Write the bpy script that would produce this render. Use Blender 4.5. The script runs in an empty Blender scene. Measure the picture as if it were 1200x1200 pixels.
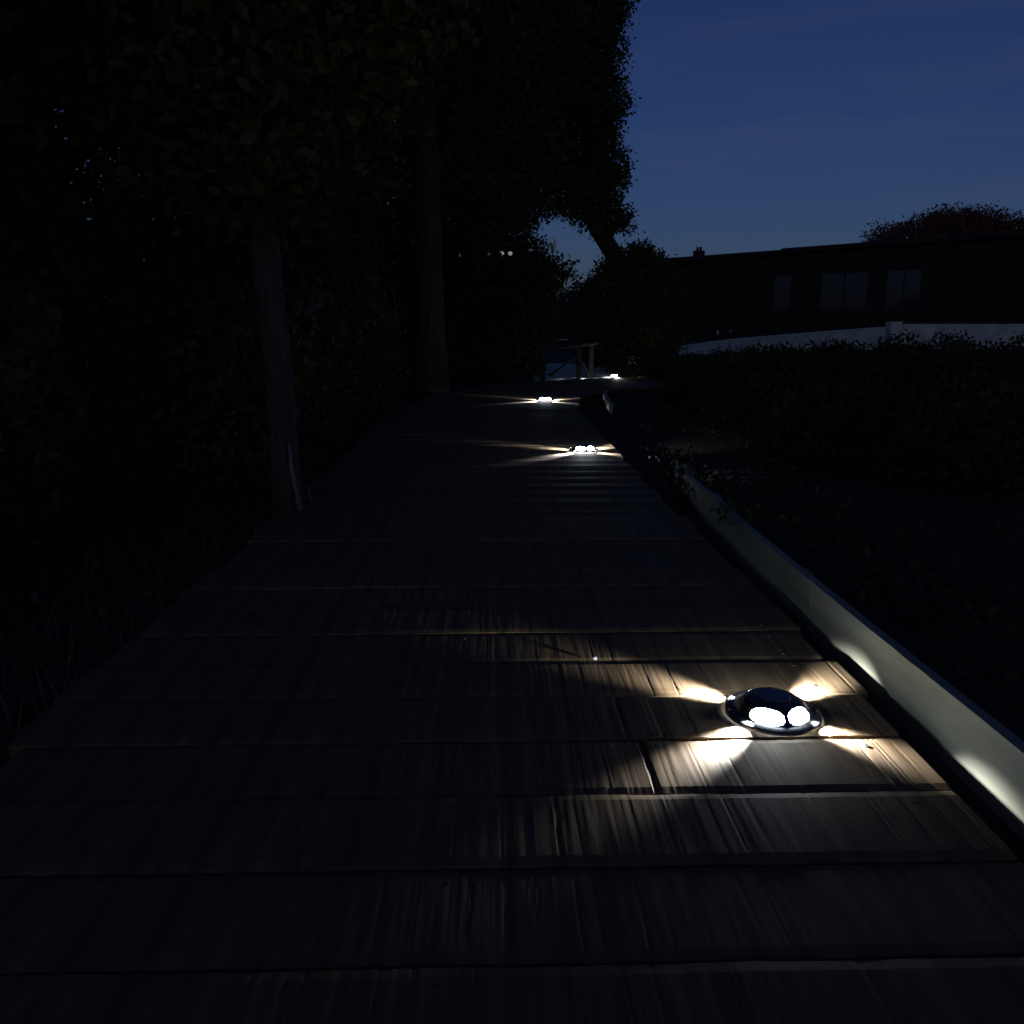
import bpy, bmesh, math, random
import numpy as np
from mathutils import Vector, Matrix
R = math.radians
random.seed(7); rng = np.random.default_rng(11)
sc = bpy.context.scene
C = sc.collection

# ------------------------------------------------------------------ camera
H = 0.62
cam_d = bpy.data.cameras.new('camera'); cam = bpy.data.objects.new('camera', cam_d); C.objects.link(cam)
cam_d.sensor_width = 36; cam_d.lens = 28.0; cam_d.clip_start = 0.02; cam_d.clip_end = 3000
PITCH = 13.27; YAW = 1.35
cam.location = (0, 0, H)
cam.rotation_euler = (R(90 - PITCH), 0, R(-YAW))
sc.camera = cam
# ------------------------------------------------------------------ world: clear dusk sky
w = bpy.data.worlds.new('World'); sc.world = w; w.use_nodes = True
nt = w.node_tree; nt.nodes.clear()
out = nt.nodes.new('ShaderNodeOutputWorld'); bg = nt.nodes.new('ShaderNodeBackground')
sky = nt.nodes.new('ShaderNodeTexSky'); sky.sky_type = 'NISHITA'; sky.sun_disc = False
sky.sun_elevation = R(8.0); sky.sun_rotation = R(195); sky.altitude = 100; sky.air_density = 1.0
sky.dust_density = 1.0; sky.ozone_density = 2.0
bg.inputs['Strength'].default_value = 0.05
# thin mauve cloud streaks low in the sky
tc = nt.nodes.new('ShaderNodeTexCoord'); mp = nt.nodes.new('ShaderNodeMapping')
mp.inputs['Scale'].default_value = (2.2, 2.2, 16)
nz = nt.nodes.new('ShaderNodeTexNoise'); nz.inputs['Scale'].default_value = 1.6; nz.inputs['Detail'].default_value = 4
cr = nt.nodes.new('ShaderNodeMapRange'); cr.inputs['From Min'].default_value = 0.45; cr.inputs['From Max'].default_value = 0.75
cr.inputs['To Min'].default_value = 0; cr.inputs['To Max'].default_value = 0.2
mx = nt.nodes.new('ShaderNodeMix'); mx.data_type = 'RGBA'
TINT = nt.nodes.new('ShaderNodeMix'); TINT.data_type = 'RGBA'; TINT.blend_type = 'MULTIPLY'
TINT.inputs['Factor'].default_value = 1.0; TINT.inputs['B'].default_value = (.192, .262, .575, 1)
nt.links.new(tc.outputs['Generated'], mp.inputs['Vector']); nt.links.new(mp.outputs[0], nz.inputs['Vector'])
nt.links.new(nz.outputs['Fac'], cr.inputs['Value']); nt.links.new(cr.outputs[0], mx.inputs['Factor'])
nt.links.new(sky.outputs[0], TINT.inputs['A']); nt.links.new(TINT.outputs['Result'], mx.inputs['A'])
mx.inputs['B'].default_value = (1.3, 1.4, 2.8, 1)
nt.links.new(mx.outputs['Result'], bg.inputs['Color']); nt.links.new(bg.outputs[0], out.inputs['Surface'])
# ------------------------------------------------------------------ sun (already below the horizon: barely a trace)
sd = bpy.data.lights.new('sun', 'SUN'); sd.energy = 0.002; sd.angle = R(20); sd.color = (1, .9, .8)
so = bpy.data.objects.new('sun', sd); C.objects.link(so); so.rotation_euler = (R(87), 0, R(-90))
# ------------------------------------------------------------------ view
vs = sc.view_settings; vs.view_transform = 'Standard'; vs.look = 'None'; vs.gamma = 1; vs.exposure = 0
try: vs.use_curve_mapping = False
except Exception: pass
sc.cycles.use_denoising = True
sc.cycles.max_bounces = 5; sc.cycles.diffuse_bounces = 3; sc.cycles.glossy_bounces = 2
sc.cycles.transparent_max_bounces = 4
sc.cycles.sample_clamp_indirect = 2.0
try: sc.cycles.use_light_tree = True
except Exception: pass

# ------------------------------------------------------------------ helpers
F = 28 / 36 * 1200
def at(px, py, Y):
    """world point seen at photo pixel (px,py) whose world Y is given"""
    d = Vector(((px - 600) / F, (600 - py) / F, -1.0))
    v = cam.rotation_euler.to_matrix() @ d
    t = Y / v.y
    return Vector((v.x * t, Y, H + v.z * t))
def tag(o, label=None, cat=None, group=None, kind=None):
    if label: o['label'] = label
    if cat: o['category'] = cat
    if group: o['group'] = group
    if kind: o['kind'] = kind
    return o
def empty(name, loc, rz=0):
    o = bpy.data.objects.new(name, None); C.objects.link(o); o.location = loc; o.rotation_euler = (0, 0, rz)
    o.empty_display_size = 0.05
    return o
def link(name, me, mats, parent=None, loc=None):
    o = bpy.data.objects.new(name, me); C.objects.link(o)
    if mats and not me.materials:
        for m in (mats if isinstance(mats, (list, tuple)) else [mats]): me.materials.append(m)
    if parent: o.parent = parent
    if loc is not None: o.location = loc
    return o
def bm_obj(name, bm, mats, parent=None, loc=None, smooth=False):
    me = bpy.data.meshes.new(name); bm.normal_update(); bm.to_mesh(me); bm.free()
    if smooth: me.shade_smooth()
    return link(name, me, mats, parent, loc)
def box(bm, a, b, bevel=0):
    cx = [(a[i] + b[i]) / 2 for i in range(3)]; s = [abs(b[i] - a[i]) for i in range(3)]
    r = bmesh.ops.create_cube(bm, size=1, matrix=Matrix.Translation(cx) @ Matrix.Diagonal((*s, 1)))
    if bevel:
        vs_ = r['verts']; es = {e for v in vs_ for e in v.link_edges}
        bmesh.ops.bevel(bm, geom=list(es), offset=bevel, segments=1, affect='EDGES')
def tube(bm, pts, rads, n=8, cap=True):
    rings = []
    for i, p in enumerate(pts):
        p = Vector(p)
        t = (Vector(pts[min(i + 1, len(pts) - 1)]) - Vector(pts[max(i - 1, 0)])).normalized()
        up = abs((Vector(pts[-1]) - Vector(pts[0])).normalized().z) > .6
        u = t.cross(Vector((0, 1, 0)) if up else Vector((0, 0, 1)))
        u.normalize(); v = t.cross(u)
        rings.append([bm.verts.new(p + (u * math.cos(2 * math.pi * k / n) + v * math.sin(2 * math.pi * k / n)) * rads[i]) for k in range(n)])
    for a, b in zip(rings, rings[1:]):
        for k in range(n): bm.faces.new((a[k], a[(k + 1) % n], b[(k + 1) % n], b[k]))
    if cap:
        bm.faces.new(rings[0][::-1]); bm.faces.new(rings[-1])
def prism(bm, poly, z0, z1):
    a = [bm.verts.new((x, y, z0)) for x, y in poly]; b = [bm.verts.new((x, y, z1)) for x, y in poly]
    n = len(poly)
    for k in range(n): bm.faces.new((a[k], a[(k + 1) % n], b[(k + 1) % n], b[k]))
    bm.faces.new(a[::-1]); bm.faces.new(b)

def mat(name, col, rough=0.8, noise=0, nscale=5, stretch=(1, 1, 1), bump=0, bscale=30, bdist=0.01, metal=0, spec=0.5, col2=None, detail=5):
    m = bpy.data.materials.new(name); m.use_nodes = True; t = m.node_tree; b = t.nodes['Principled BSDF']
    b.inputs['Base Color'].default_value = (*col, 1); b.inputs['Roughness'].default_value = rough
    b.inputs['Metallic'].default_value = metal; b.inputs['Specular IOR Level'].default_value = spec
    tcn = t.nodes.new('ShaderNodeTexCoord'); mpn = t.nodes.new('ShaderNodeMapping'); mpn.inputs['Scale'].default_value = stretch
    t.links.new(tcn.outputs['Object'], mpn.inputs['Vector'])
    if noise:
        n = t.nodes.new('ShaderNodeTexNoise'); n.inputs['Scale'].default_value = nscale; n.inputs['Detail'].default_value = detail
        r = t.nodes.new('ShaderNodeValToRGB')
        c2 = col2 or tuple(c * (1 - noise) for c in col); c3 = tuple(min(1, c * (1 + noise)) for c in col)
        r.color_ramp.elements[0].position = .3; r.color_ramp.elements[1].position = .7
        r.color_ramp.elements[0].color = (*c2, 1); r.color_ramp.elements[1].color = (*c3, 1)
        t.links.new(mpn.outputs[0], n.inputs['Vector']); t.links.new(n.outputs['Fac'], r.inputs['Fac']); t.links.new(r.outputs[0], b.inputs['Base Color'])
    if bump:
        n2 = t.nodes.new('ShaderNodeTexNoise'); n2.inputs['Scale'].default_value = bscale; n2.inputs['Detail'].default_value = 6
        bu = t.nodes.new('ShaderNodeBump'); bu.inputs['Strength'].default_value = bump; bu.inputs['Distance'].default_value = bdist
        t.links.new(mpn.outputs[0], n2.inputs['Vector']); t.links.new(n2.outputs['Fac'], bu.inputs['Height']); t.links.new(bu.outputs[0], b.inputs['Normal'])
    return m
M = {}
M['wood'] = mat('weathered_deck_wood', (.155, .10, .048), .8, .45, 5, (8, .6, 1), .3, 20, .0006)
M['joist'] = mat('dark_joist_wood', (.05, .04, .03), .85, .3, 6)
M['soil'] = mat('dark_soil', (.045, .034, .026), .95, .4, 6, (1, 1, 1), 1, 25, .02)
M['ground'] = mat('dark_rough_turf', (.030, .034, .018), .95, .4, .8, (1, 1, 1), 1, 8, .05)
M['kerb'] = mat('pale_edging_board', (.29, .29, .22), .75, .35, 4, (2, .6, 4), .5, 40, .0015)
M['alu'] = mat('dark_cast_metal', (.11, .115, .125), .38, .3, 40, (1, 1, 1), .2, 200, .0004, metal=.75)
M['screw'] = mat('screw_steel', (.12, .11, .10), .6, .4, 60, metal=.8)
M['bark'] = mat('brown_bark', (.09, .06, .035), .9, .4, 8, (3, 3, .5), 1, 14, .03)
M['bark_pale'] = mat('grey_bark', (.075, .068, .056), .9, .4, 10, (4, 4, .6), 1, 20, .015)
M['leaf'] = mat('evergreen_leaf', (.085, .075, .022), .6, .5, 1.5, spec=.25)
M['leaf2'] = mat('shrub_leaf', (.045, .07, .025), .55, .5, 3, spec=.3)
M['copper'] = mat('copper_leaf', (.14, .045, .035), .6, .4, 1.0, spec=.25)
M['pale_leaf'] = mat('haze_paled_leaf', (.10, .10, .085), .7, .4, 1.0, spec=.25)  # distance haze is mixed into this leaf colour
M['clad'] = mat('dark_timber_cladding', (.024, .018, .010), .8, .3, 4, (1, 1, 8))
M['roof'] = mat('black_roof_felt', (.02, .02, .02), .85, .3, 3)
M['brick'] = mat('dark_brick', (.05, .03, .025), .9, .3, 20)
M['frame'] = mat('dark_window_frame', (.03, .03, .035), .5)
M['glass'] = mat('dark_window_glass', (.009, .008, .034), .10, spec=.8)
M['render'] = mat('pale_rendered_wall', (.62, .66, .56), .85, .25, 2.5)
M['coping'] = mat('pale_coping_stone', (.66, .70, .6), .8, .15, 4)
M['rail'] = mat('grey_rail_timber', (.06, .055, .05), .85, .3, 10)
M['pale'] = mat('pale_bleached_wood', (.20, .185, .16), .8, .35, 12, (3, 3, .5))
M['sheet'] = mat('pale_pond_gleam', (.62, .66, .55), .6, .12, 3)  # pale tone stands in for sky reflected on the pond
M['stone'] = mat('pale_pebble', (.6, .6, .58), .7, .2, 40)
M['grass'] = mat('grass_blade', (.06, .075, .03), .7, .4, 5)
M['litter'] = mat('dry_leaf', (.10, .06, .035), .8, .5, 8)
M['bed_leaf'] = mat('deep_green_leaf', (.055, .05, .018), .6, .5, 2, spec=.2)
# water
m = bpy.data.materials.new('pond_water'); m.use_nodes = True; b = m.node_tree.nodes['Principled BSDF']
b.inputs['Base Color'].default_value = (.01, .014, .018, 1); b.inputs['Roughness'].default_value = .05; b.inputs['IOR'].default_value = 1.33
t = m.node_tree; n = t.nodes.new('ShaderNodeTexNoise'); n.inputs['Scale'].default_value = 6; bu = t.nodes.new('ShaderNodeBump'); bu.inputs['Strength'].default_value = .08; bu.inputs['Distance'].default_value = .01
t.links.new(n.outputs['Fac'], bu.inputs['Height']); t.links.new(bu.outputs[0], b.inputs['Normal']); M['water'] = m
def emit(name, col, s):
    m = bpy.data.materials.new(name); m.use_nodes = True; b = m.node_tree.nodes['Principled BSDF']
    b.inputs['Base Color'].default_value = (.7, .7, .7, 1)
    b.inputs['Emission Color'].default_value = (*col, 1); b.inputs['Emission Strength'].default_value = s
    return m
M['lens'] = emit('lit_lamp_lens', (.80, .91, 1), 58)
M['bulb'] = emit('dim_lit_bulb', (.9, .92, 1), .22)
M['bulb_dim'] = emit('faint_bulb', (.9, .92, 1), .02)

# ------------------------------------------------------------------ path line
TURN = Vector((2.6, 7.0)); TR = 2.5     # bend after the third lamp
def path_pt(s):
    """centre point and heading (0 = +Y, grows to the right) at arc length s measured as Y from the camera"""
    if s <= 5.3: return Vector((-.04, s)), 0
    if s <= 7.0:
        x = -.04 + (s - 5.3) ** 2 * .0485
        return Vector((x, s)), math.atan(2 * .0485 * (s - 5.3))
    a = (s - 7.0) / TR + .165
    a0 = .165
    return Vector((.10 + TR * (math.cos(a0) - math.cos(a)), 7.0 + TR * (math.sin(a) - math.sin(a0)))), a

# ------------------------------------------------------------------ ground
def grid_mesh(name, xs, ys, zf, mats, kind='structure'):
    V = [(x, y, zf(x, y)) for y in ys for x in xs]; nx = len(xs)
    Fc = [(j * nx + i, j * nx + i + 1, (j + 1) * nx + i + 1, (j + 1) * nx + i) for j in range(len(ys) - 1) for i in range(nx - 1)]
    me = bpy.data.meshes.new(name); me.from_pydata(V, [], Fc); me.shade_smooth()
    o = link(name, me, mats); o['kind'] = kind; return o
from mathutils import noise as mn
def gz(x, y):
    z = -.075 + .03 * mn.noise(Vector((x * .9, y * .9, 0))) + .012 * mn.noise(Vector((x * 5, y * 5, 3)))
    if abs(x - .1) < 1.0 and y < 12: z = min(z, -.055)
    if .75 < x < 9 and -2 < y < 14:           # planted bed behind the edging, a touch higher
        k = min(1, (x - .75) / .5) * (1 if y < 3.2 else max(0, 1 - (y - 3.2) / .7))
        z += k * (.085 + .02 * mn.noise(Vector((x * 3, y * 3, 7))))
    if .2 < x < 2.6 and 9.5 < y < 14: z = min(z, -.11) - .03
    return z
xs = [-900, -300, -100, -40, -20, -12, -8] + [-6 + .12 * i for i in range(120)] + [9, 12, 20, 40, 100, 300, 900]
ys = [-60, -10, -4] + [-2 + .12 * i for i in range(140)] + [16, 20, 30, 60, 120, 300, 900, 1800]
grid_mesh('ground', xs, ys, gz, M['soil'])
# pond behind the bend: a pale sheet whose colour stands in for reflected sky
bm = bmesh.new()
pts = [(.35 + .04 * math.sin(k), 9.72) for k in range(1)]
poly = [(.55, 9.55), (.62, 9.62)]
poly = [(.50, 9.66), (.75, 9.72), (1.10, 9.84), (1.55, 10.2), (1.75, 11.0), (1.72, 12.2), (1.45, 13.3), (1.0, 13.7), (.78, 13.2), (.72, 12.0), (.60, 10.9), (.50, 10.2)]
prism(bm, poly, -.05, -.02)
for v in bm.verts:
    if v.co.z > -.03: v.co.z += .015 * mn.noise(v.co * 3)
o = bm_obj('pond_gleam_sheet', bm, M['sheet']); tag(o, 'pale sheet standing in for sky reflected on the pond behind the low rail at the bend', 'painted pond gleam')

# ------------------------------------------------------------------ boardwalk: every board its own object
walk = empty('boardwalk', (0, 0, 0))
tag(walk, 'narrow boardwalk of rough sawn cross planks leading past the deck lights', 'boardwalk')
BW = .1457; SEAM0 = 1.785 * H     # a seam lies here
def board_mesh(hw, L0, L1, nx, ny, k):
    V = []; rnd = random.Random(k * 31 + 5)
    grooves = [(rnd.uniform(L0, L1), rnd.uniform(.0012, .004), rnd.uniform(.0004, .0018)) for _ in range(26 if nx > 50 else 0)]
    if k in (0, 1): grooves.append((.245 if k else .262, .005, .006))
    off = rnd.uniform(0, 99)
    top = []
    for j in range(ny + 1):
        v = -1 + 2 * j / ny
        for i in range(nx + 1):
            x = L0 + (L1 - L0) * i / nx
            z = 0
            if nx > 50:
                z = .0005 * mn.noise(Vector((x * 70, v * .35, off))) + .0003 * mn.noise(Vector((x * 190, v * .5, off + 9))) + .0010 * mn.noise(Vector((x * 11, v * .5, off + 4)))
                for gx, gw, gd in grooves:
                    dx = abs(x - gx - .002 * mn.noise(Vector((v * 1.5, gx * 9, 0))))
                    if dx < gw: z -= gd * (1 - dx / gw) * (.6 + .6 * mn.noise(Vector((v * 2, gx * 30, 2))) )
            if abs(v) > .93: z -= .0022 * (1 + .6 * mn.noise(Vector((x * 12, v, off))))
            y = hw * v + (.0012 * mn.noise(Vector((x * 25, v, off))) if nx > 50 and abs(v) == 1 else 0)
            top.append((x, y, z))
    n1 = nx + 1; V = list(top)
    base = len(V)
    Fc = [(j * n1 + i, j * n1 + i + 1, (j + 1) * n1 + i + 1, (j + 1) * n1 + i) for j in range(ny) for i in range(nx)]
    # outline skirts
    ring = [i for i in range(n1)] + [j * n1 + nx for j in range(1, ny + 1)] + [ny * n1 + i for i in range(nx - 1, -1, -1)] + [j * n1 for j in range(ny - 1, 0, -1)]
    for r_ in ring: V.append((V[r_][0], V[r_][1], -.027))
    m_ = len(ring)
    for q in range(m_): Fc.append((ring[q], base + q, base + (q + 1) % m_, ring[(q + 1) % m_]))
    Fc.append(tuple(base + q for q in range(m_ - 1, -1, -1)))
    me = bpy.data.meshes.new('board'); me.from_pydata(V, [], Fc); me.materials.append(M['wood']); return me
screw_bm = bmesh.new(); bmesh.ops.create_cone(screw_bm, cap_ends=True, segments=8, radius1=.0042, radius2=.0036, depth=.002)
screw_me = bpy.data.meshes.new('screw'); screw_bm.to_mesh(screw_me); screw_bm.free(); screw_me.materials.append(M['screw'])
far_me = [board_mesh(BW / 2 - .003, -.69, .66, 2, 2, 900 + q) for q in range(3)]
k = -8
while True:
    s = SEAM0 + BW * (k + .5)
    if s > 12.2: break
    p, a = path_pt(s)
    near = s < 2.6
    rnd = random.Random(k + 77)
    if near:
        me = board_mesh(BW / 2 - .0022 - rnd.uniform(0, .0012), -.69 + rnd.uniform(-.02, .02), .675 + rnd.uniform(-.012, .012), 420, 10, k + 1)
    else: me = far_me[k % 3]
    o = link('board', me, None, walk)
    dz = rnd.uniform(-.0018, .0018)
    if k == -1: dz = -.0012
    if k == 0: dz = .001
    o.location = (p.x + (0 if near else rnd.uniform(-.012, .012)), p.y, dz)
    o.rotation_euler = (rnd.uniform(-.006, .006), rnd.uniform(-.001, .001), -a + rnd.uniform(-.0015, .0015))
    if near and s > .5:
        for sx in (-.62, -.02, .60):
            for sy in (-.045, .045):
                q = link('screw', screw_me, None, o); q.location = (sx + rnd.uniform(-.004, .004), sy, -.0002)
    k += 1
# joists (one bearer each side and one in the middle)
for off in (-.60, 0, .60):
    bm = bmesh.new(); P = []
    ss = [-.2 + .35 * i for i in range(36)]
    for s in ss:
        p, a = path_pt(s); P.append((p.x + off * math.cos(a), p.y - off * math.sin(a), a))
    prev = None
    for x, y, a in P:
        cx, cy = math.cos(a) * .022, -math.sin(a) * .022
        r_ = [bm.verts.new((x - cx, y - cy, -.0305)), bm.verts.new((x + cx, y + cy, -.0305)), bm.verts.new((x + cx, y + cy, -.12)), bm.verts.new((x - cx, y - cy, -.12))]
        if prev:
            for q in range(4): bm.faces.new((prev[q], prev[(q + 1) % 4], r_[(q + 1) % 4], r_[q]))
        prev = r_
    bmesh.ops.recalc_face_normals(bm, faces=bm.faces)
    bm_obj('joist', bm, M['joist'], walk)

# ------------------------------------------------------------------ pale edging board along the right
def strip(name, pts, z0f, z1f, th, m, parent=None):
    bm = bmesh.new(); prev = None
    for i, (x, y) in enumerate(pts):
        a = Vector(pts[max(i - 1, 0)]); b_ = Vector(pts[min(i + 1, len(pts) - 1)]); d = (b_ - a).normalized(); nrm = Vector((d.y, -d.x))
        z0, z1 = z0f(i), z1f(i)
        r_ = [bm.verts.new((x, y, z0)), bm.verts.new((x, y, z1)), bm.verts.new((x + nrm.x * th, y + nrm.y * th, z1 - .002)), bm.verts.new((x + nrm.x * th, y + nrm.y * th, z0))]
        if prev:
            for q in range(4): bm.faces.new((prev[q], r_[q], r_[(q + 1) % 4], prev[(q + 1) % 4]))
        else: bm.faces.new(r_)
        prev = r_
    bm.faces.new(prev[::-1]); bmesh.ops.recalc_face_normals(bm, faces=bm.faces)
    return bm_obj(name, bm, m, parent)
edge = empty('garden_edging', (0, 0, 0))
tag(edge, 'pale upright edging board catching lamplight along the right of the boardwalk', 'garden edging')
kp = [(.25, 1.112), (2.0, 1.108), (3.3, 1.112), (4.3, 1.155), (5.4, 1.25)]
def kseg(ylo, yhi, n=14):
    ys_ = np.linspace(ylo, yhi, n); return [(float(np.interp(y_ / H, [q[0] for q in kp], [q[1] for q in kp])) * H, y_) for y_ in ys_]
segs = [(.18, 1.62), (1.624, 2.5), (2.503, 3.34)]
for a_, b_ in segs:
    P = kseg(a_, b_, 30)
    strip('edging_board', P, lambda i: -.035, lambda i: .076 - (.04 * (i / 29) if a_ > 2 else 0) + .0012 * random.random(), .022, M['kerb'], edge)
for y_ in (.9, 1.75, 2.6, 3.2):
    x_ = float(np.interp(y_ / H, [q[0] for q in kp], [q[1] for q in kp])) * H + .024
    bm = bmesh.new(); box(bm, (x_, y_, -.1), (x_ + .03, y_ + .04, .058), .003); bm_obj('peg', bm, M['pale'], edge)
edge2 = empty('garden_edging', (0, 0, 0))
tag(edge2, 'short far piece of pale curved edging just right of the third deck light', 'garden edging')
a0_ = at(714, 477, 6.05); P = [(a0_.x, 6.05), (.90, 6.35), (.945, 6.8), (.99, 7.2), (1.06, 7.6)]
strip('edging_board', P, lambda i: -.05, lambda i: [.035, .04, .03, .02, .01][i], .03, M['kerb'], edge2)

# ------------------------------------------------------------------ deck lights
def fine_profile():
    P = ring_profile(); O = []
    for i in range(len(P) - 1):
        k = 5 if 4 <= i <= 7 else 1
        for q in range(k): O.append((P[i][0] + (P[i + 1][0] - P[i][0]) * q / k, P[i][1] + (P[i + 1][1] - P[i][1]) * q / k))
    return O + [P[-1]]
def ring_profile():
    # (radius, z) of the cast dome
    return [(.0765, 0), (.0765, .003), (.074, .0055), (.064, .0065), (.0605, .0075), (.0585, .0095), (.053, .0165), (.047, .0225), (.040, .0262), (.028, .0288), (.014, .0298)]
WIN = []   # azimuth windows (deg, half width)
WIN = [(-119, 29), (-57, 25), (57, 25), (119, 29)]
def inwin(a, z):
    a = (a + 180) % 360 - 180
    return any((abs((a - c + 180) % 360 - 180) / h_) ** 2.6 + (abs(z - .0162) / .0092) ** 2.6 < 1 for c, h_ in WIN)
def lamp_parts():
    N = 180; prof = fine_profile()
    bm = bmesh.new(); rings = []
    for r_, z in prof: rings.append([bm.verts.new((r_ * math.cos(2 * math.pi * k / N), r_ * math.sin(2 * math.pi * k / N), z)) for k in range(N)])
    for j in range(len(rings) - 1):
        for k in range(N):
            az = 360 * (k + .5) / N
            if inwin(az, (prof[j][1] + prof[j + 1][1]) / 2): continue
            bm.faces.new((rings[j][k], rings[j][(k + 1) % N], rings[j + 1][(k + 1) % N], rings[j + 1][k]))
    bm.faces.new(rings[-1])
    me_h = bpy.data.meshes.new('housing'); bm.to_mesh(me_h); bm.free(); me_h.shade_smooth(); me_h.materials.append(M['alu'])
    lens = []
    for c, h_ in WIN:
        bm = bmesh.new(); rr = []
        for (r_, z) in [(.0592, .0070), (.0572, .0095), (.0515, .0165), (.0455, .0223), (.0390, .0260)]:
            rr.append([bm.verts.new((r_ * math.cos(R(c - h_ - 3 + (2 * h_ + 6) * q / 14)), r_ * math.sin(R(c - h_ - 3 + (2 * h_ + 6) * q / 14)), z)) for q in range(15)])
        for a_, b_ in zip(rr, rr[1:]):
            for q in range(14): bm.faces.new((a_[q], a_[q + 1], b_[q + 1], b_[q]))
        me = bpy.data.meshes.new('lens'); bm.to_mesh(me); bm.free(); me.shade_smooth(); me.materials.append(M['lens']); lens.append(me)
    # solar panel disc + rim on the top, and two fixing bolts on the flange
    bm = bmesh.new(); bmesh.ops.create_cone(bm, cap_ends=True, segments=40, radius1=.0265, radius2=.0255, depth=.0016)
    me_p = bpy.data.meshes.new('solar_panel'); bm.to_mesh(me_p); bm.free(); me_p.materials.append(M['glass'])
    bm = bmesh.new(); bmesh.ops.create_cone(bm, cap_ends=True, segments=6, radius1=.004, radius2=.0034, depth=.003)
    me_b = bpy.data.meshes.new('bolt'); bm.to_mesh(me_b); bm.free(); me_b.materials.append(M['screw'])
    return me_h, lens, me_p, me_b
LP = lamp_parts()
BEAMS = [(142, 1.0), (40, 1.5), (220, 2.1), (317, .75)]
def spot_data(pw, size=55):
    s = bpy.data.lights.new('lamp_beam', 'SPOT'); s.energy = pw; s.spot_size = R(size); s.spot_blend = 1.0
    s.color = (.97, .99, 1.0); s.shadow_soft_size = .008; return s
SP = [spot_data(21 * q, 50 if az == 220 else 55) for az, q in BEAMS]
def deck_light(x, y, z, rz, label):
    t = empty('deck_light', (x, y, z), rz)
    tag(t, label, 'deck light', 'lit deck lights along the boardwalk')
    link('housing', LP[0], None, t)
    for me in LP[1]: link('lens', me, None, t)
    o = link('solar_panel', LP[2], None, t); o.location = (0, 0, .0302)
    for a_ in (0, 180): o = link('bolt', LP[3], None, t); o.location = (.069 * math.cos(R(a_)), .069 * math.sin(R(a_)), .0075)
    for (az, q), sd_ in zip(BEAMS, SP):
        l = bpy.data.objects.new('lamp_beam', sd_); C.objects.link(l); l.parent = t
        d = Vector((math.cos(R(az)), math.sin(R(az)), 0))
        l.location = d * .0615 + Vector((0, 0, .017))
        l.rotation_euler = (d + Vector((0, 0, -.47))).to_track_quat('-Z', 'Y').to_euler()
    return t
L1 = at(905, 841, 1.91 * H)
deck_light(.453, 1.905 * H, .002, 0, 'nearest and largest deck light, oval glow on the plank by the edging board')
deck_light(at(684, 530, 6.38 * H).x, 6.38 * H, .003, R(4), 'second nearest deck light, sending four beams over the mid boardwalk')
deck_light(at(639, 470, 10.75 * H).x, 10.75 * H, .003, R(-6), 'third deck light, just before the path bends right')
deck_light(at(722, 441, 9.72).x, 9.72, .003, R(-50), 'farthest and smallest deck light, out on the bend near the low rail')

# pebbles on the boards
for px, py, r_, lab in ((697, 774, .005, 'tiny white pebble lying on a board seam left of the nearest light'),):
    bm = bmesh.new(); bmesh.ops.create_icosphere(bm, subdivisions=2, radius=r_)
    for v in bm.verts: v.co *= 1 + .25 * mn.noise(v.co * 300); v.co.z *= .7
    g = at(px, py, 2.257 * H); o = bm_obj('pebble', bm, M['stone'], None, (g.x, g.y, .0045)); tag(o, lab, 'pebble')

# ------------------------------------------------------------------ foliage
def blob_pts(ells, n, shell=.75):
    """points through lumpy ellipsoids; ells = (cx,cy,cz,rx,ry,rz)"""
    vol = np.array([(e[3] * e[4] * e[5]) ** .67 for e in ells]); pr = vol / vol.sum()
    idx = rng.choice(len(ells), size=n, p=pr); E = np.array(ells)[idx]
    d = rng.normal(size=(n, 3)); d /= np.linalg.norm(d, axis=1)[:, None]
    rr = np.where(rng.random(n) < shell, rng.uniform(.82, 1.0, n), rng.uniform(0, .85, n) ** .5)
    return E[:, :3] + d * rr[:, None] * E[:, 3:6], d
def leaf_mesh(name, ells, nclump, per, csize, lsize, m, zmin=None, shell=.75, asp=.55):
    cp, cd = blob_pts(ells, nclump, shell)
    n = nclump * per
    P = np.repeat(cp, per, axis=0) + rng.normal(size=(n, 3)) * csize * .5
    if zmin is not None: P[:, 2] = np.maximum(P[:, 2], zmin + rng.random(n) * .05)
    # leaf directions: outwards + random
    D = np.repeat(cd, per, axis=0) * .6 + rng.normal(size=(n, 3)) * .8; D /= np.linalg.norm(D, axis=1)[:, None]
    U = np.cross(D, rng.normal(size=(n, 3))); U /= np.linalg.norm(U, axis=1)[:, None]
    L = lsize * rng.uniform(.6, 1.3, n)[:, None]; W = L * asp
    a = P - D * L * .5; b = P + U * W * .5; c = P + D * L * .5; e = P - U * W * .5
    V = np.stack([a, b, c, e], axis=1).reshape(-1, 3).astype(np.float32)
    me = bpy.data.meshes.new(name); me.vertices.add(4 * n); me.vertices.foreach_set('co', V.ravel())
    me.loops.add(4 * n); me.loops.foreach_set('vertex_index', np.arange(4 * n, dtype=np.int32))
    me.polygons.add(n); me.polygons.foreach_set('loop_start', np.arange(0, 4 * n, 4, dtype=np.int32))
    me.polygons.foreach_set('loop_total', np.full(n, 4, dtype=np.int32))
    me.update(calc_edges=True); me.materials.append(m); return me
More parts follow.
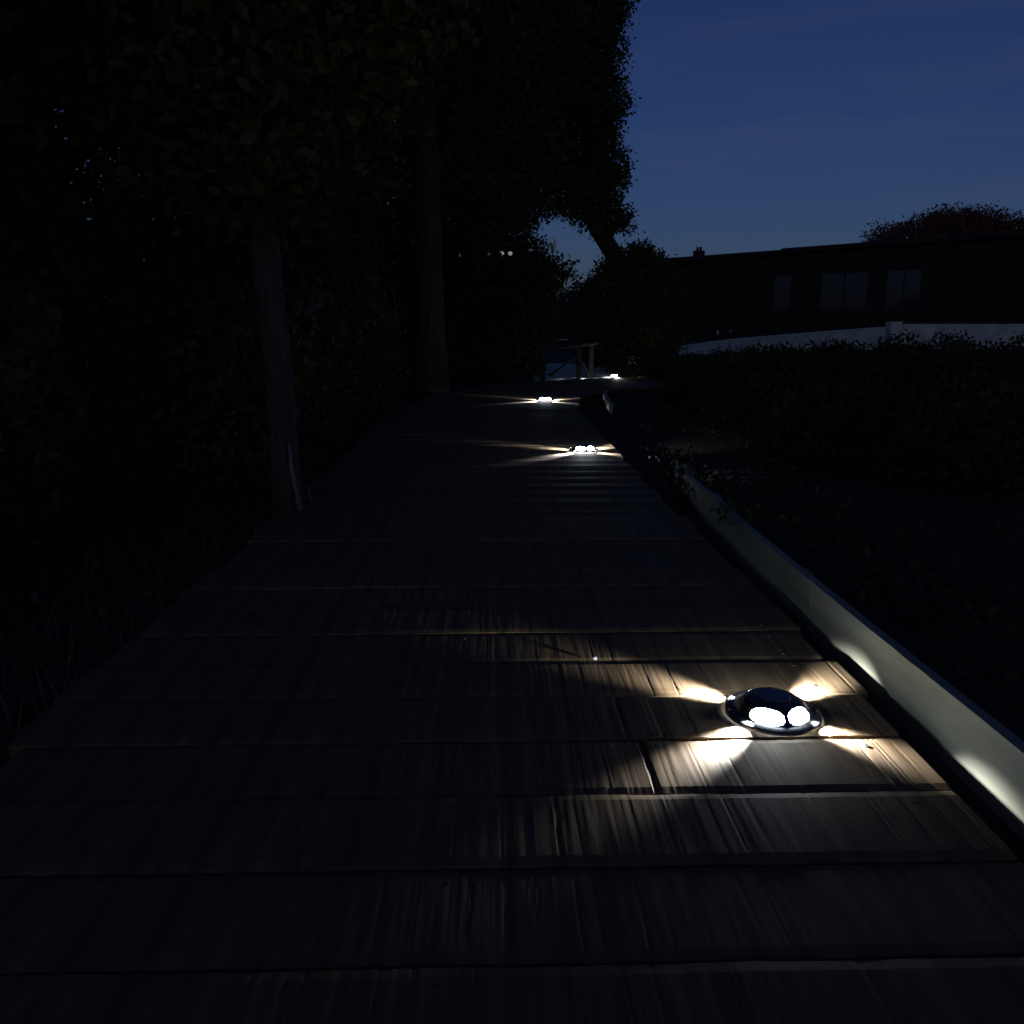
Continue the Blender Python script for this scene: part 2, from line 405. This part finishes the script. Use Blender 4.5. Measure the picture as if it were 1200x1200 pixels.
def lumps(c, r, n, frac=.35, seed=0):
    """a main ellipsoid plus n bulges on its surface"""
    rd = random.Random(seed); E = [(*c, r[0] * .82, r[1] * .82, r[2] * .85)]
    for _ in range(n):
        th = rd.uniform(0, 6.283); u = rd.uniform(-.9, .95); q = math.sqrt(1 - u * u); s = rd.uniform(.6, 1.2) * frac
        E.append((c[0] + r[0] * .78 * q * math.cos(th), c[1] + r[1] * .78 * q * math.sin(th), c[2] + r[2] * .82 * u, r[0] * s, r[1] * s, max(r[2] * s * .7, min(r[0], r[1]) * s * .7)))
    return E
def tree(name, label, cat, base, tpts, trads, ells, nclump, per, csize, lsize, mleaf, mbark, group=None, limbs=(), zmin=None, shell=.75):
    t = empty(name, base); tag(t, label, cat, group); bv = Vector(base)
    bm = bmesh.new(); tube(bm, [Vector(p) - bv for p in tpts], trads, 10)
    o = bm_obj('trunk', bm, mbark, t, smooth=True)
    for lp, lr in limbs:
        bm = bmesh.new(); tube(bm, [Vector(p) - bv for p in lp], lr, 7); bm_obj('limb', bm, mbark, t, smooth=True)
    me = leaf_mesh('crown', [(e[0] - bv.x, e[1] - bv.y, e[2] - bv.z, *e[3:]) for e in ells], nclump, per, csize, lsize, mleaf, None if zmin is None else zmin - bv.z, shell)
    o = link('crown', me, None, t); o['kind'] = 'stuff'
    return t
GZ = -.08
# overhanging tree: crown against the sky, underside just above the gap
cx = lambda px, Y: at(px, 400, Y).x
cz = lambda py, Y: at(600, py, Y).z
Yc = 12.0
E = []
sil = [(735, -60), (728, 5), (722, 45), (716, 92), (722, 130), (731, 178), (732, 215), (726, 245)]
for i, (px, py) in enumerate(sil):
    r_ = .34 + .05 * math.sin(i * 2.3)
    c = at(px - 30, py, Yc + .3 * math.sin(i)); E.append((c.x, c.y, c.z, r_ * .95, .45, r_ * .8))
for px, py, r_ in ((670, -40, .95), (660, 60, .9), (650, 150, .95), (640, 195, .7), (690, 120, .55), (700, 200, .45), (690, 20, .5), (600, 100, 1.2), (600, 215, .75), (560, -20, 1.3), (560, 160, 1.1), (640, -160, 1.4), (575, 235, .55), (716, 250, .28), (672, 228, .36), (730, 262, .18)):
    c = at(px, py, Yc + random.uniform(-.4, .6)); E.append((c.x, c.y, c.z, r_, r_, r_ * .9))
b_ = at(752, 430, 12.4)
tr = [(b_.x, 12.4, GZ - .1), (b_.x - .05, 12.35, 1.0), at(722, 302, 12.2), at(700, 268, 12.0), at(672, 200, 12.0), at(640, 80, 12), at(620, -100, 12)]
limbs = [([at(712, 285, 12.1), at(722, 262, 12), at(730, 225, 12)], [.05, .03, .015]), ([at(690, 240, 12), at(700, 170, 12), at(705, 90, 12)], [.07, .05, .02]),
         ([at(672, 200, 12), at(600, 140, 12), at(560, 80, 12)], [.08, .05, .02])]
tree('overhanging_tree', 'tall leaning tree whose crown edge stands out against the blue sky', 'tree', (b_.x, 12.4, GZ), tr, [.16, .14, .13, .12, .1, .08, .05], E, 9000, 16, .13, .062, M['leaf'], M['bark'], limbs=limbs, shell=.86)

# big trunk tree beside path at px 505
def leftmass():
    Yt = 7.7; bx = cx(505, Yt)
    E = []
    for px, py, r_ in ((430, 60, 1.1), (520, 0, 1.0), (560, 90, .75), (590, 160, .65), (430, 180, .9), (600, 30, .7), (350, 40, 1.2), (550, 210, .5), (400, -120, 1.6), (540, -120, 1.2), (300, 160, 1.0), (610, 235, .35), (575, 250, .4)):
        c = at(px, py, Yt + random.uniform(.1, 1.3)); E.append((c.x, c.y, c.z, r_, r_, r_ * .9))
    tr = [(bx, Yt, GZ - .1), (bx - .01, Yt, .5), (bx - .02, Yt + .02, 1.6), (bx - .03, Yt + .1, 3.0), (bx - .1, Yt + .2, 5.0)]
    tree('broad_tree', 'large tree with brown trunk at the left of the path bend', 'tree', (bx, Yt, GZ), tr, [.19, .15, .135, .12, .07], E, 3400, 12, .16, .07, M['leaf'], M['bark'],
         limbs=[([(bx, Yt, 1.5), (bx - .7, Yt + .3, 2.3), (bx - 1.4, Yt + .6, 2.9)], [.08, .05, .02]), ([(bx, Yt, 1.9), (bx + .5, Yt + .4, 2.6), (bx + .9, Yt + .5, 3.3)], [.07, .04, .02])])
leftmass()
# dark tree behind the trunk whose right edge meets the sky gap
Yd = 10.6; E = []
for px, py, r_ in ((560, 330, .8), (600, 330, .55), (610, 300, .34), (618, 345, .34), (612, 390, .42), (622, 322, .2), (560, 280, .7), (520, 400, .7), (600, 425, .4), (480, 340, .9), (638, 372, .15), (500, 250, .9)):
    c = at(px, py, Yd + random.uniform(-.2, .5)); E.append((c.x, c.y, c.z, r_, r_, r_))
bx = cx(575, Yd + .3)
tree('dark_tree', 'low dark tree behind the broad trunk, its right edge against the sky gap', 'tree', (bx, Yd + .3, GZ), [(bx, Yd + .3, GZ - .1), (bx, Yd + .3, 1.0), (bx - .1, Yd + .4, 2.2)], [.12, .1, .05], E, 2600, 12, .16, .07, M['leaf'], M['bark'], zmin=-.05)
# hedge-like trees along the left of the path
LT = [(-2.05, 2.0, 1.0, 2.3, 'dense dark evergreen overhanging the near left corner'), (-1.9, 3.5, .95, 2.6, 'bushy evergreen right behind the slim leaning trunk'), (-1.65, 5.2, .85, 2.6, 'evergreen halfway along the left of the boardwalk'),
      (-1.7, 6.8, .8, 3.0, 'evergreen just left of the broad brown trunk'), (-4.2, 5.0, 1.7, 3.6, 'tall evergreen in the second row at far left'), (-4.6, 9.0, 1.9, 4.2, 'tallest back row evergreen behind the left hedge'), (-2.4, 10.5, 1.5, 3.6, 'back row evergreen seen beyond the broad trunk'), (-4.0, 6.6, 1.8, 3.6, 'slender back row evergreen left of the slim trunk'), (-6.0, 10.5, 2.3, 4.6, 'back row evergreen at the far left border'), (-.9, 14.5, 1.5, 3.2, 'distant evergreen in the dark gap beyond the bend')]
for i, (x, y, r_, h_, lab) in enumerate(LT):
    E = lumps((x, y, h_ * .62), (r_, r_, h_ * .66), 16, .4, i + 3) + lumps((x - .2, y, h_ * 1.5), (r_ * 1.15, r_ * 1.1, h_ * .6), 10, .4, i + 40)
    near = y < 6
    tree('evergreen_tree', lab, 'tree', (x, y, GZ), [(x, y, GZ - .1), (x + .03, y, h_ * .6), (x, y, h_ * 1.5)], [.09, .07, .03], E, 3000 if near else 2200, 13, .15, .06 if near else .085, M['leaf'], M['bark'], 'dark evergreens along the left', zmin=.0)
# slim leaning trunk at left
Yl = 2.70
b0 = at(338, 597, Yl); b0.z = -.08
tp = [b0, at(332, 520, Yl), at(326, 430, Yl), at(316, 350, Yl), at(311, 296, Yl), at(300, 200, Yl + .1), at(290, 60, Yl + .2), at(285, -120, Yl + .3)]
E = [(*at(302, 222, 2.60), .20, .16, .15), (*at(285, 150, 2.6), .25, .2, .2), (*at(300, 120, 2.9), .45, .5, .35), (*at(240, 60, 3.0), .55, .5, .4), (*at(330, 20, 3.0), .5, .5, .4), (*at(280, -150, 3.0), .8, .8, .7), (*at(380, -60, 3.1), .5, .5, .4)]
tree('slim_tree', 'slim grey trunk leaning at the left boardwalk edge, top lost in dark foliage', 'tree', tuple(b0), tp, [.056, .05, .048, .047, .05, .045, .04, .03], E, 2100, 12, .12, .05, M['leaf'], M['bark_pale'])
# pale peeled bark strip leaning on it, and a twig
bm = bmesh.new(); tube(bm, [at(352, 598, Yl - .06), at(346, 570, Yl - .06), at(341, 545, Yl - .055), at(339, 520, Yl - .05)], [.009, .008, .008, .004], 6)
o = bm_obj('garden_stake', bm, M['pale']); tag(o, 'short pale stick upright against the foot of the slim leaning trunk', 'stake')
bm = bmesh.new(); tube(bm, [at(366, 590, Yl + .1), at(362, 576, Yl + .1), at(357, 566, Yl + .1)], [.005, .004, .002], 5)
o = bm_obj('fallen_twig', bm, M['pale']); tag(o, 'small pale twig just right of the short pale stick', 'twig')
# small slanted pale board among leaves
bm = bmesh.new(); c = at(368, 361, 2.62)
box(bm, (-.036, -.003, -.012), (.036, .003, .012), .001); bmesh.ops.rotate(bm, verts=bm.verts, cent=(0, 0, 0), matrix=Matrix.Rotation(R(-28), 3, 'Y') @ Matrix.Rotation(R(-35), 3, 'X'))
o = bm_obj('slanted_board', bm, M['rail'], None, c)
tag(o, 'small grey board tilted among the leaves right of the slim trunk', 'board')
# far small string of dim bulbs
cord = empty('bulb_string', at(590, 297, 9.9)); tag(cord, 'cord of dim pale bulbs level in the dark foliage above the third light', 'string lights')
o0 = cord.location
bm = bmesh.new(); tube(bm, [at(528, 296, 9.9) - o0, at(560, 297, 9.9) - o0, at(593, 293, 9.9) - o0, at(622, 290, 9.9) - o0, at(650, 277, 9.9) - o0], [.003] * 5, 5); bm_obj('cord', bm, M['frame'], cord)
for px, py, rx, rz_, mm in ((540, 299, .03, .02, 'bulb_dim'), (573, 298, .018, .018, 'bulb_dim'), (588, 297, .028, .022, 'bulb'), (598, 297, .026, .024, 'bulb'), (622, 293, .03, .015, 'bulb_dim'), (650, 288, .022, .085, 'bulb_dim')):
    bm = bmesh.new(); bmesh.ops.create_uvsphere(bm, u_segments=12, v_segments=8, radius=1, matrix=Matrix.Translation(at(px, py, 9.9) - o0) @ Matrix.Diagonal((rx, rx, rz_, 1)))
    bm_obj('bulb', bm, M[mm], cord, smooth=True)

# mid distance trees right of the gap
Ym = 11.7; E = []
for px, py, r_ in ((722, 330, .42), (750, 325, .52), (770, 338, .42), (735, 380, .7), (765, 392, .6), (705, 350, .35), (700, 400, .45), (752, 304, .25), (725, 310, .22), (770, 310, .15)):
    c = at(px, py, Ym + random.uniform(-.2, .3)); r_ *= .76; E.append((c.x, c.y, c.z, r_, r_ * .8, r_ * .9))
bx = cx(745, Ym)
tree('round_tree', 'small round dark tree left of the long house', 'tree', (bx, Ym, GZ), [(bx, Ym, GZ - .1), (bx, Ym, .9), (bx, Ym, 1.6)], [.1, .08, .04], E, 3000, 12, .13, .06, M['leaf'], M['bark'], zmin=0)
Yg = 24; E = []
for px, py, r_ in ((686, 365, .75), (702, 350, .45), (668, 370, .6), (700, 385, .9), (660, 400, .7), (694, 342, .28), (650, 380, .5)):
    c = at(px, py, Yg); E.append((c.x, c.y, c.z, r_, r_, r_))
bx = cx(685, Yg)
tree('pale_tree', 'far tree with grey haze painted into its leaves, low in the sky gap', 'tree', (bx, Yg, GZ), [(bx, Yg, GZ - .1), (bx, Yg, 1.6)], [.12, .06], E, 1800, 10, .22, .10, M['pale_leaf'], M['bark'], zmin=0)
Yr = 46; c = at(1112, 300, Yr); E = lumps((c.x, Yr, c.z - .6), (6.4, 3, 3.3), 40, .28, 5)
tree('copper_tree', 'reddish brown tree dome rising above the right end of the house roof', 'tree', (c.x, Yr, GZ), [(c.x, Yr, GZ - .1), (c.x, Yr, 2.5), (c.x, Yr, 4)], [.3, .25, .1], E, 4200, 12, .4, .17, M['copper'], M['bark'])
for i, (px, Y, r_, h_, lab) in enumerate(((560, 40, 5, 4, 'far tree behind the sky gap'), (400, 42, 6, 6, 'far tree hidden by the left evergreens'), (1230, 40, 5, 4.4, 'far tree beyond the right end of the house'))):
    x = cx(px, Y); E = lumps((x, Y, h_ * .5), (r_, 3, h_ * .55), 14, .35, i + 90)
    tree('distant_tree', lab, 'tree', (x, Y, GZ), [(x, Y, GZ - .1), (x, Y, h_ * .6)], [.3, .15], E, 1200, 10, .5, .25, M['leaf'], M['bark'], zmin=0)

# shrubs in the planted bed on the right
def top_py(px): return float(np.interp(px, [735, 800, 860, 940, 1000, 1040, 1100, 1250], [428, 415, 408, 405, 404, 398, 388, 380]))
k = 0
sh_lab = ['low dark shrub at the left end of the bed by the farthest light', 'low dark shrub behind the bend', 'low shrub below the left end of the pale wall', 'shrub below the middle of the pale wall', 'shrub below the right half of the pale wall', 'shrub under the pale wall pier', 'shrub at the right end of the wall row',
          'mid bed shrub closest to the second light', 'mid bed shrub above the far end of the edging', 'mid bed shrub below the pale wall centre', 'mid bed shrub at the right border', 'big shrub at the far right of the bed',
          'front shrub just behind the edging board', 'front shrub right of the edging board', 'front shrub at the right border beside the bright edging']
sh_lab[12:12] = ['mid bed shrub between the far edging end and the back row', 'mid bed shrub just behind the front shrubs']
SH = [(752, 11.0, .45), (800, 9.5, .55), (860, 8.6, .6), (920, 8.0, .6), (975, 7.6, .6), (1035, 7.2, .6), (1110, 6.6, .7), (800, 6.6, .42), (850, 5.6, .42), (930, 5.2, .5), (1020, 4.9, .5), (1110, 4.6, .6), (870, 4.6, .38), (955, 4.3, .42), (940, 3.6, .36), (1030, 3.3, .4), (1130, 2.9, .45)]
for i, (px, Y, r_) in enumerate(SH):
    x = cx(px, Y); zt = at(px, top_py(px) + (0 if i < 7 else 14 if i < 12 else 40 if i < 14 else 60), Y).z
    hh = max(.12, (zt + .06) / 2)
    x0 = x + (r_ * .5 if i >= 7 else 0)
    E = lumps((x0, Y, zt - hh), (r_, r_ * .8, hh), 8, .35, i + 60)
    t = empty('garden_shrub', (x0, Y, -.02)); tag(t, sh_lab[i], 'shrub', 'dark shrubs in the right bed')
    bm = bmesh.new(); rd = random.Random(i)
    for q in range(4): tube(bm, [(0, 0, -.08), (rd.uniform(-.1, .1), rd.uniform(-.1, .1), hh), (rd.uniform(-.2, .2), rd.uniform(-.2, .2), hh * 1.5)], [.01, .007, .003], 5)
    bm_obj('stem', bm, M['bark'], t)
    me = leaf_mesh('foliage', [(e[0] - x0, e[1] - Y, min(e[2], zt - e[5]) + .02, *e[3:]) for e in E], 520, 12, .07, .04, M['bed_leaf'], -.05, .8)
    o = link('foliage', me, None, t); o['kind'] = 'stuff'
LS = [(-1.12, 3.15, .34, .95, 'leafy shrub just right of the slim leaning trunk'), (-1.10, 3.95, .36, 1.1, 'second leafy shrub beyond the slim trunk'), (-1.12, 4.9, .38, 1.2, 'leafy shrub halfway to the broad trunk'), (-1.1, 5.9, .36, 1.2, 'leafy shrub before the broad brown trunk'), (-1.05, 6.8, .34, 1.1, 'leafy shrub beside the foot of the broad trunk'),
      (-1.62, 2.35, .42, .8, 'bushy shrub left of the slim trunk'), (-1.55, 1.55, .36, .5, 'low shrub nearest the camera at the left')]
for i, (x, y, r_, hh, lab) in enumerate(LS):
    t = empty('leafy_shrub', (x, y, GZ)); tag(t, lab, 'shrub', 'shrubs crowding the left of the boardwalk')
    bm = bmesh.new(); rd = random.Random(i + 500)
    for q in range(4): tube(bm, [(0, 0, -.05), (rd.uniform(-.08, .08), rd.uniform(-.08, .08), hh * .5), (rd.uniform(-.2, .2), rd.uniform(-.2, .2), hh * .9)], [.012, .008, .003], 5)
    bm_obj('stem', bm, M['bark'], t)
    E = lumps((0, 0, hh * .5), (r_, r_, hh * .5), 9, .4, i + 700)
    o = link('foliage', leaf_mesh('foliage', E, 650, 12, .09, .045, M['leaf'], .02, .8), None, t); o['kind'] = 'stuff'
# ground cover along the bed and leaf litter / grass left
me = leaf_mesh('ground_cover', [(.98, 2.0 + .5 * q, .02, .22, .4, .05) for q in range(-2, 3)] + [(.80, 3.1, .0, .12, .35, .06), (.84, 3.6, -.02, .16, .4, .05)] + [(1.5, 1.6, .02, .5, .9, .05), (1.3, 5.2, -.03, .5, .7, .05), (2.4, 3.2, .03, .9, 1.6, .07), (2.6, 6.5, .0, 1.2, 1.6, .08), (4.5, 5, .02, 1.6, 3, .08)], 1500, 10, .06, .03, M['bed_leaf'], -.02, .5)
o = link('ground_cover', me, None); tag(o, 'low dark ground cover leaves filling the bed behind the edging', 'ground cover', kind='stuff')
n = 2600; V = []; Fc = []
for q in range(n):
    x = -.74 - abs(random.gauss(0, .45)); y = random.uniform(.6, 7.5); hh = random.uniform(.03, .12); a = random.uniform(0, 6.28); w_ = .003
    z = gz(x, y) - .005; dx, dy = random.gauss(0, .03), random.gauss(0, .03); b0_ = len(V)
    V += [(x - w_ * math.cos(a), y - w_ * math.sin(a), z), (x + w_ * math.cos(a), y + w_ * math.sin(a), z), (x + dx * .5 + w_ * .6 * math.cos(a), y + dy * .5 + w_ * .6 * math.sin(a), z + hh * .6), (x + dx * .5 - w_ * .6 * math.cos(a), y + dy * .5 - w_ * .6 * math.sin(a), z + hh * .6), (x + dx, y + dy, z + hh)]
    Fc += [(b0_, b0_ + 1, b0_ + 2, b0_ + 3), (b0_ + 3, b0_ + 2, b0_ + 4)]
me = bpy.data.meshes.new('grass'); me.from_pydata(V, [], Fc); o = link('grass', me, M['grass']); tag(o, 'sparse rough grass along the left edge of the boardwalk', 'grass', kind='stuff')
me = leaf_mesh('leaf_litter', [(-1.3, 1 + q, -.075, .5, .6, .015) for q in range(7)], 260, 5, .1, .035, M['litter'], -.08, .5)
o = link('leaf_litter', me, None); tag(o, 'dry fallen leaves scattered on the soil beside the boardwalk', 'leaf litter', kind='stuff')
# little weed over the edging
t = empty('edge_weed', (.70, 2.28, .03)); tag(t, 'small weed leaning over the pale edging board partway along', 'weed')
me = leaf_mesh('foliage', [(.03, 0, .05, .05, .1, .04), (.0, .05, .05, .04, .06, .03)], 22, 5, .03, .025, M['leaf2'], None, .5); o = link('foliage', me, None, t); o['kind'] = 'stuff'
bm = bmesh.new(); tube(bm, [(.04, 0, -.05), (.03, .02, .03), (.01, .04, .07)], [.003, .002, .001], 5); bm_obj('stem', bm, M['bark'], t)

# ------------------------------------------------------------------ rail at the pond
rail = empty('pond_rail', (1.0, 9.74, 0)); tag(rail, 'low dark timber rail with slanting braces in front of the pale sheet', 'railing')
o0 = rail.location
posts = [at(636, 440, 9.66), at(678, 440, 9.78), at(692, 440, 9.95)]
for p in posts:
    bm = bmesh.new(); zt = at(678, 404, 9.75).z; box(bm, (p.x - o0.x - .028, p.y - o0.y - .03, -.15), (p.x - o0.x + .028, p.y - o0.y + .03, zt), .004); bm_obj('post', bm, M['rail'], rail)
def bar(a, b, r_, nm, m_='rail'):
    bm = bmesh.new(); tube(bm, [Vector(a) - o0, Vector(b) - o0], [r_, r_], 6); bm_obj(nm, bm, M[m_], rail)
bar(at(630, 411, 9.62), at(678, 405, 9.72), .02, 'rail'); bar(at(679, 405, 9.72), at(700, 402, 9.95), .02, 'rail')
bar(at(644, 440, 9.60), at(668, 423, 9.66), .014, 'brace'); bar(at(668, 423, 9.66), at(676, 417, 9.70), .014, 'brace'); bar(at(690, 440, 9.8), at(682, 424, 9.72), .012, 'brace')
bar(at(655, 398, 9.5), at(665, 398, 9.5), .008, 'rail_sheen', 'coping')  # short pale strip paints the sheen of the top rail

# ------------------------------------------------------------------ pale sloping garden wall
gw = empty('garden_wall', (0, 0, 0)); 
def W(px): # wall plan
    t_ = (px - 735) / 365; Y = 17 + 7 * t_; return Vector((cx(px, Y), Y))
def wall_z(px):
    p = W(px); py = float(np.interp(px, [735, 760, 860, 950, 1038], [416.5, 412.5, 397.5, 390, 383])); return at(px, py, p.y).z
pa = [735, 770, 810, 852]; pb = [858, 900, 950, 1000, 1036]
for L in (pa, pb):
    bm = bmesh.new(); prev = None; a_ = W(735); b2 = W(1040); nrm = Vector((-(b2 - a_).normalized().y, (b2 - a_).normalized().x)) * .2
    for px in L:
        p = W(px); z = wall_z(px)
        r_ = [bm.verts.new((p.x, p.y, -.2)), bm.verts.new((p.x, p.y, z - .03)), bm.verts.new((p.x + nrm.x, p.y + nrm.y, z - .03)), bm.verts.new((p.x + nrm.x, p.y + nrm.y, -.2))]
        if prev:
            for q in range(4): bm.faces.new((prev[q], r_[q], r_[(q + 1) % 4], prev[(q + 1) % 4]))
        else: bm.faces.new(r_)
        prev = r_
    bm.faces.new(prev[::-1]); bmesh.ops.recalc_face_normals(bm, faces=bm.faces); bm_obj('wall_panel', bm, M['render'], gw)
    bm = bmesh.new(); prev = None
    for px in L:
        p = W(px) - nrm * .12; z = wall_z(px)
        r_ = [bm.verts.new((p.x, p.y, z - .028)), bm.verts.new((p.x, p.y, z)), bm.verts.new((p.x + nrm.x * 1.25, p.y + nrm.y * 1.25, z)), bm.verts.new((p.x + nrm.x * 1.25, p.y + nrm.y * 1.25, z - .028))]
        if prev:
            for q in range(4): bm.faces.new((prev[q], r_[q], r_[(q + 1) % 4], prev[(q + 1) % 4]))
        else: bm.faces.new(r_)
        prev = r_
    bm.faces.new(prev[::-1]); bmesh.ops.recalc_face_normals(bm, faces=bm.faces); bm_obj('coping', bm, M['coping'], gw)
tag(gw, 'long pale low wall climbing to the right in front of the dark house', 'garden wall')
p = W(1047); zt = at(1047, 377, p.y).z
bm = bmesh.new(); box(bm, (p.x - .16, p.y - .1, -.2), (p.x + .16, p.y + .26, zt), .01); bm_obj('pier', bm, M['coping'], gw)
P2 = W(1055)
bm = bmesh.new(); box(bm, (P2.x + .02, P2.y, -.2), (P2.x + 6, P2.y + .2, zt - .06)); bm_obj('wall_panel', bm, M['render'], gw)
for px, py, r_, lab in ((841, 390, .035, 'tiny pale marker knob above the left half of the pale wall'), (856, 388, .02, 'fainter pale marker knob right of the brighter one above the wall')):
    c = at(px, py, 18.6); t = empty('garden_marker', (c.x, 18.6, -.08)); tag(t, lab, 'garden marker')
    bm = bmesh.new(); tube(bm, [(0, 0, -.05), (0, 0, c.z + .08)], [.004, .004], 6); bm_obj('stick', bm, M['frame'], t)
    bm = bmesh.new(); bmesh.ops.create_uvsphere(bm, u_segments=10, v_segments=7, radius=r_, matrix=Matrix.Translation((0, 0, c.z + .08)) @ Matrix.Diagonal((1, 1, 1.5, 1))); bm_obj('knob', bm, M['stone'], t, smooth=True)

# ------------------------------------------------------------------ long low house
Apt = Vector((cx(778, 36), 36)); Bpt = Vector((cx(1230, 25), 25))
dirv = (Bpt - Apt).normalized(); Lh = (Bpt - Apt).length; ang = math.atan2(dirv.y, dirv.x)
house = empty('long_house', (Apt.x, Apt.y, GZ), ang); tag(house, 'long dark single storey house with three blue reflecting windows and a small chimney', 'house')
def sx(px): # distance along facade where pixel column px crosses it
    lo, hi = 0, Lh
    for _ in range(40):
        mid = (lo + hi) / 2; q = Apt + dirv * mid
        d = Vector((q.x, q.y, 0)); v = cam.rotation_euler.to_matrix().transposed() @ Vector((q.x, q.y, 1.5 - H)); pp = 600 + F * v.x / -v.z
        if pp < px: lo = mid
        else: hi = mid
    return lo
wins = [(903, 926), (958, 1016), (1034, 1078)]
DH = 6.0; zE = 3.22 - GZ; s1 = sx(917)
zlo, zhi = 1.15 - GZ, 2.5 - GZ
W3 = [(sx(a), sx(b)) for a, b in wins]
bm = bmesh.new()
cuts = [0] + [v for w_ in W3 for v in w_] + [Lh]
for i in range(0, len(cuts) - 1):
    a, b = cuts[i], cuts[i + 1]
    if i % 2 == 0: box(bm, (a, 0, -.2), (b, .25, zE))
    else: box(bm, (a, 0.001, -.2), (b, .249, zlo)); box(bm, (a, 0.001, zhi), (b, .249, zE - .001))
box(bm, (0.001, .251, -.2), (.25, DH, zE)); box(bm, (Lh - .25, .251, -.2), (Lh - .001, DH, zE)); box(bm, (.251, DH - .25, -.2), (Lh - .251, DH - .001, zE))
bm_obj('wall', bm, M['clad'], house)
for (a, b) in ((-.35, s1 - .002), (s1, Lh + .35)):
    dz = 0 if a < 0 else .05
    bm = bmesh.new(); box(bm, (a, -.4, zE + .002 + dz), (b, DH + .3, zE + .16 + dz), .01); bm_obj('roof', bm, M['roof'], house)
for a, b in W3:
    bm = bmesh.new(); fw = .06
    box(bm, (a, .06, zlo), (a + fw, .16, zhi)); box(bm, (b - fw, .06, zlo), (b, .16, zhi)); box(bm, (a + fw, .062, zlo), (b - fw, .158, zlo + fw)); box(bm, (a + fw, .062, zhi - fw), (b - fw, .158, zhi))
    if b - a > 1.2: box(bm, ((a + b) / 2 - .025, .064, zlo + fw), ((a + b) / 2 + .025, .156, zhi - fw))
    wo = bm_obj('window', bm, M['frame'], house)
    bm = bmesh.new(); box(bm, (a + fw - .01, .10, zlo + fw - .01), (b - fw + .01, .12, zhi - fw + .01)); bm_obj('pane', bm, M['glass'], wo)
    bm = bmesh.new(); box(bm, (a - .05, -.05, zlo - .05), (b + .05, .058, zlo - .002), .005); bm_obj('sill', bm, M['frame'], wo)
s_ = sx(805)
bm = bmesh.new(); box(bm, (s_ - .17, .5, zE + .16), (s_ + .17, .9, zE + .46), .01); ch = bm_obj('chimney', bm, M['brick'], house)
for q in (-.08, .08):
    bm = bmesh.new(); tube(bm, [(s_ + q, .7, zE + .46), (s_ + q, .7, zE + .62)], [.06, .05], 10); bm_obj('chimney_pot', bm, M['brick'], ch)
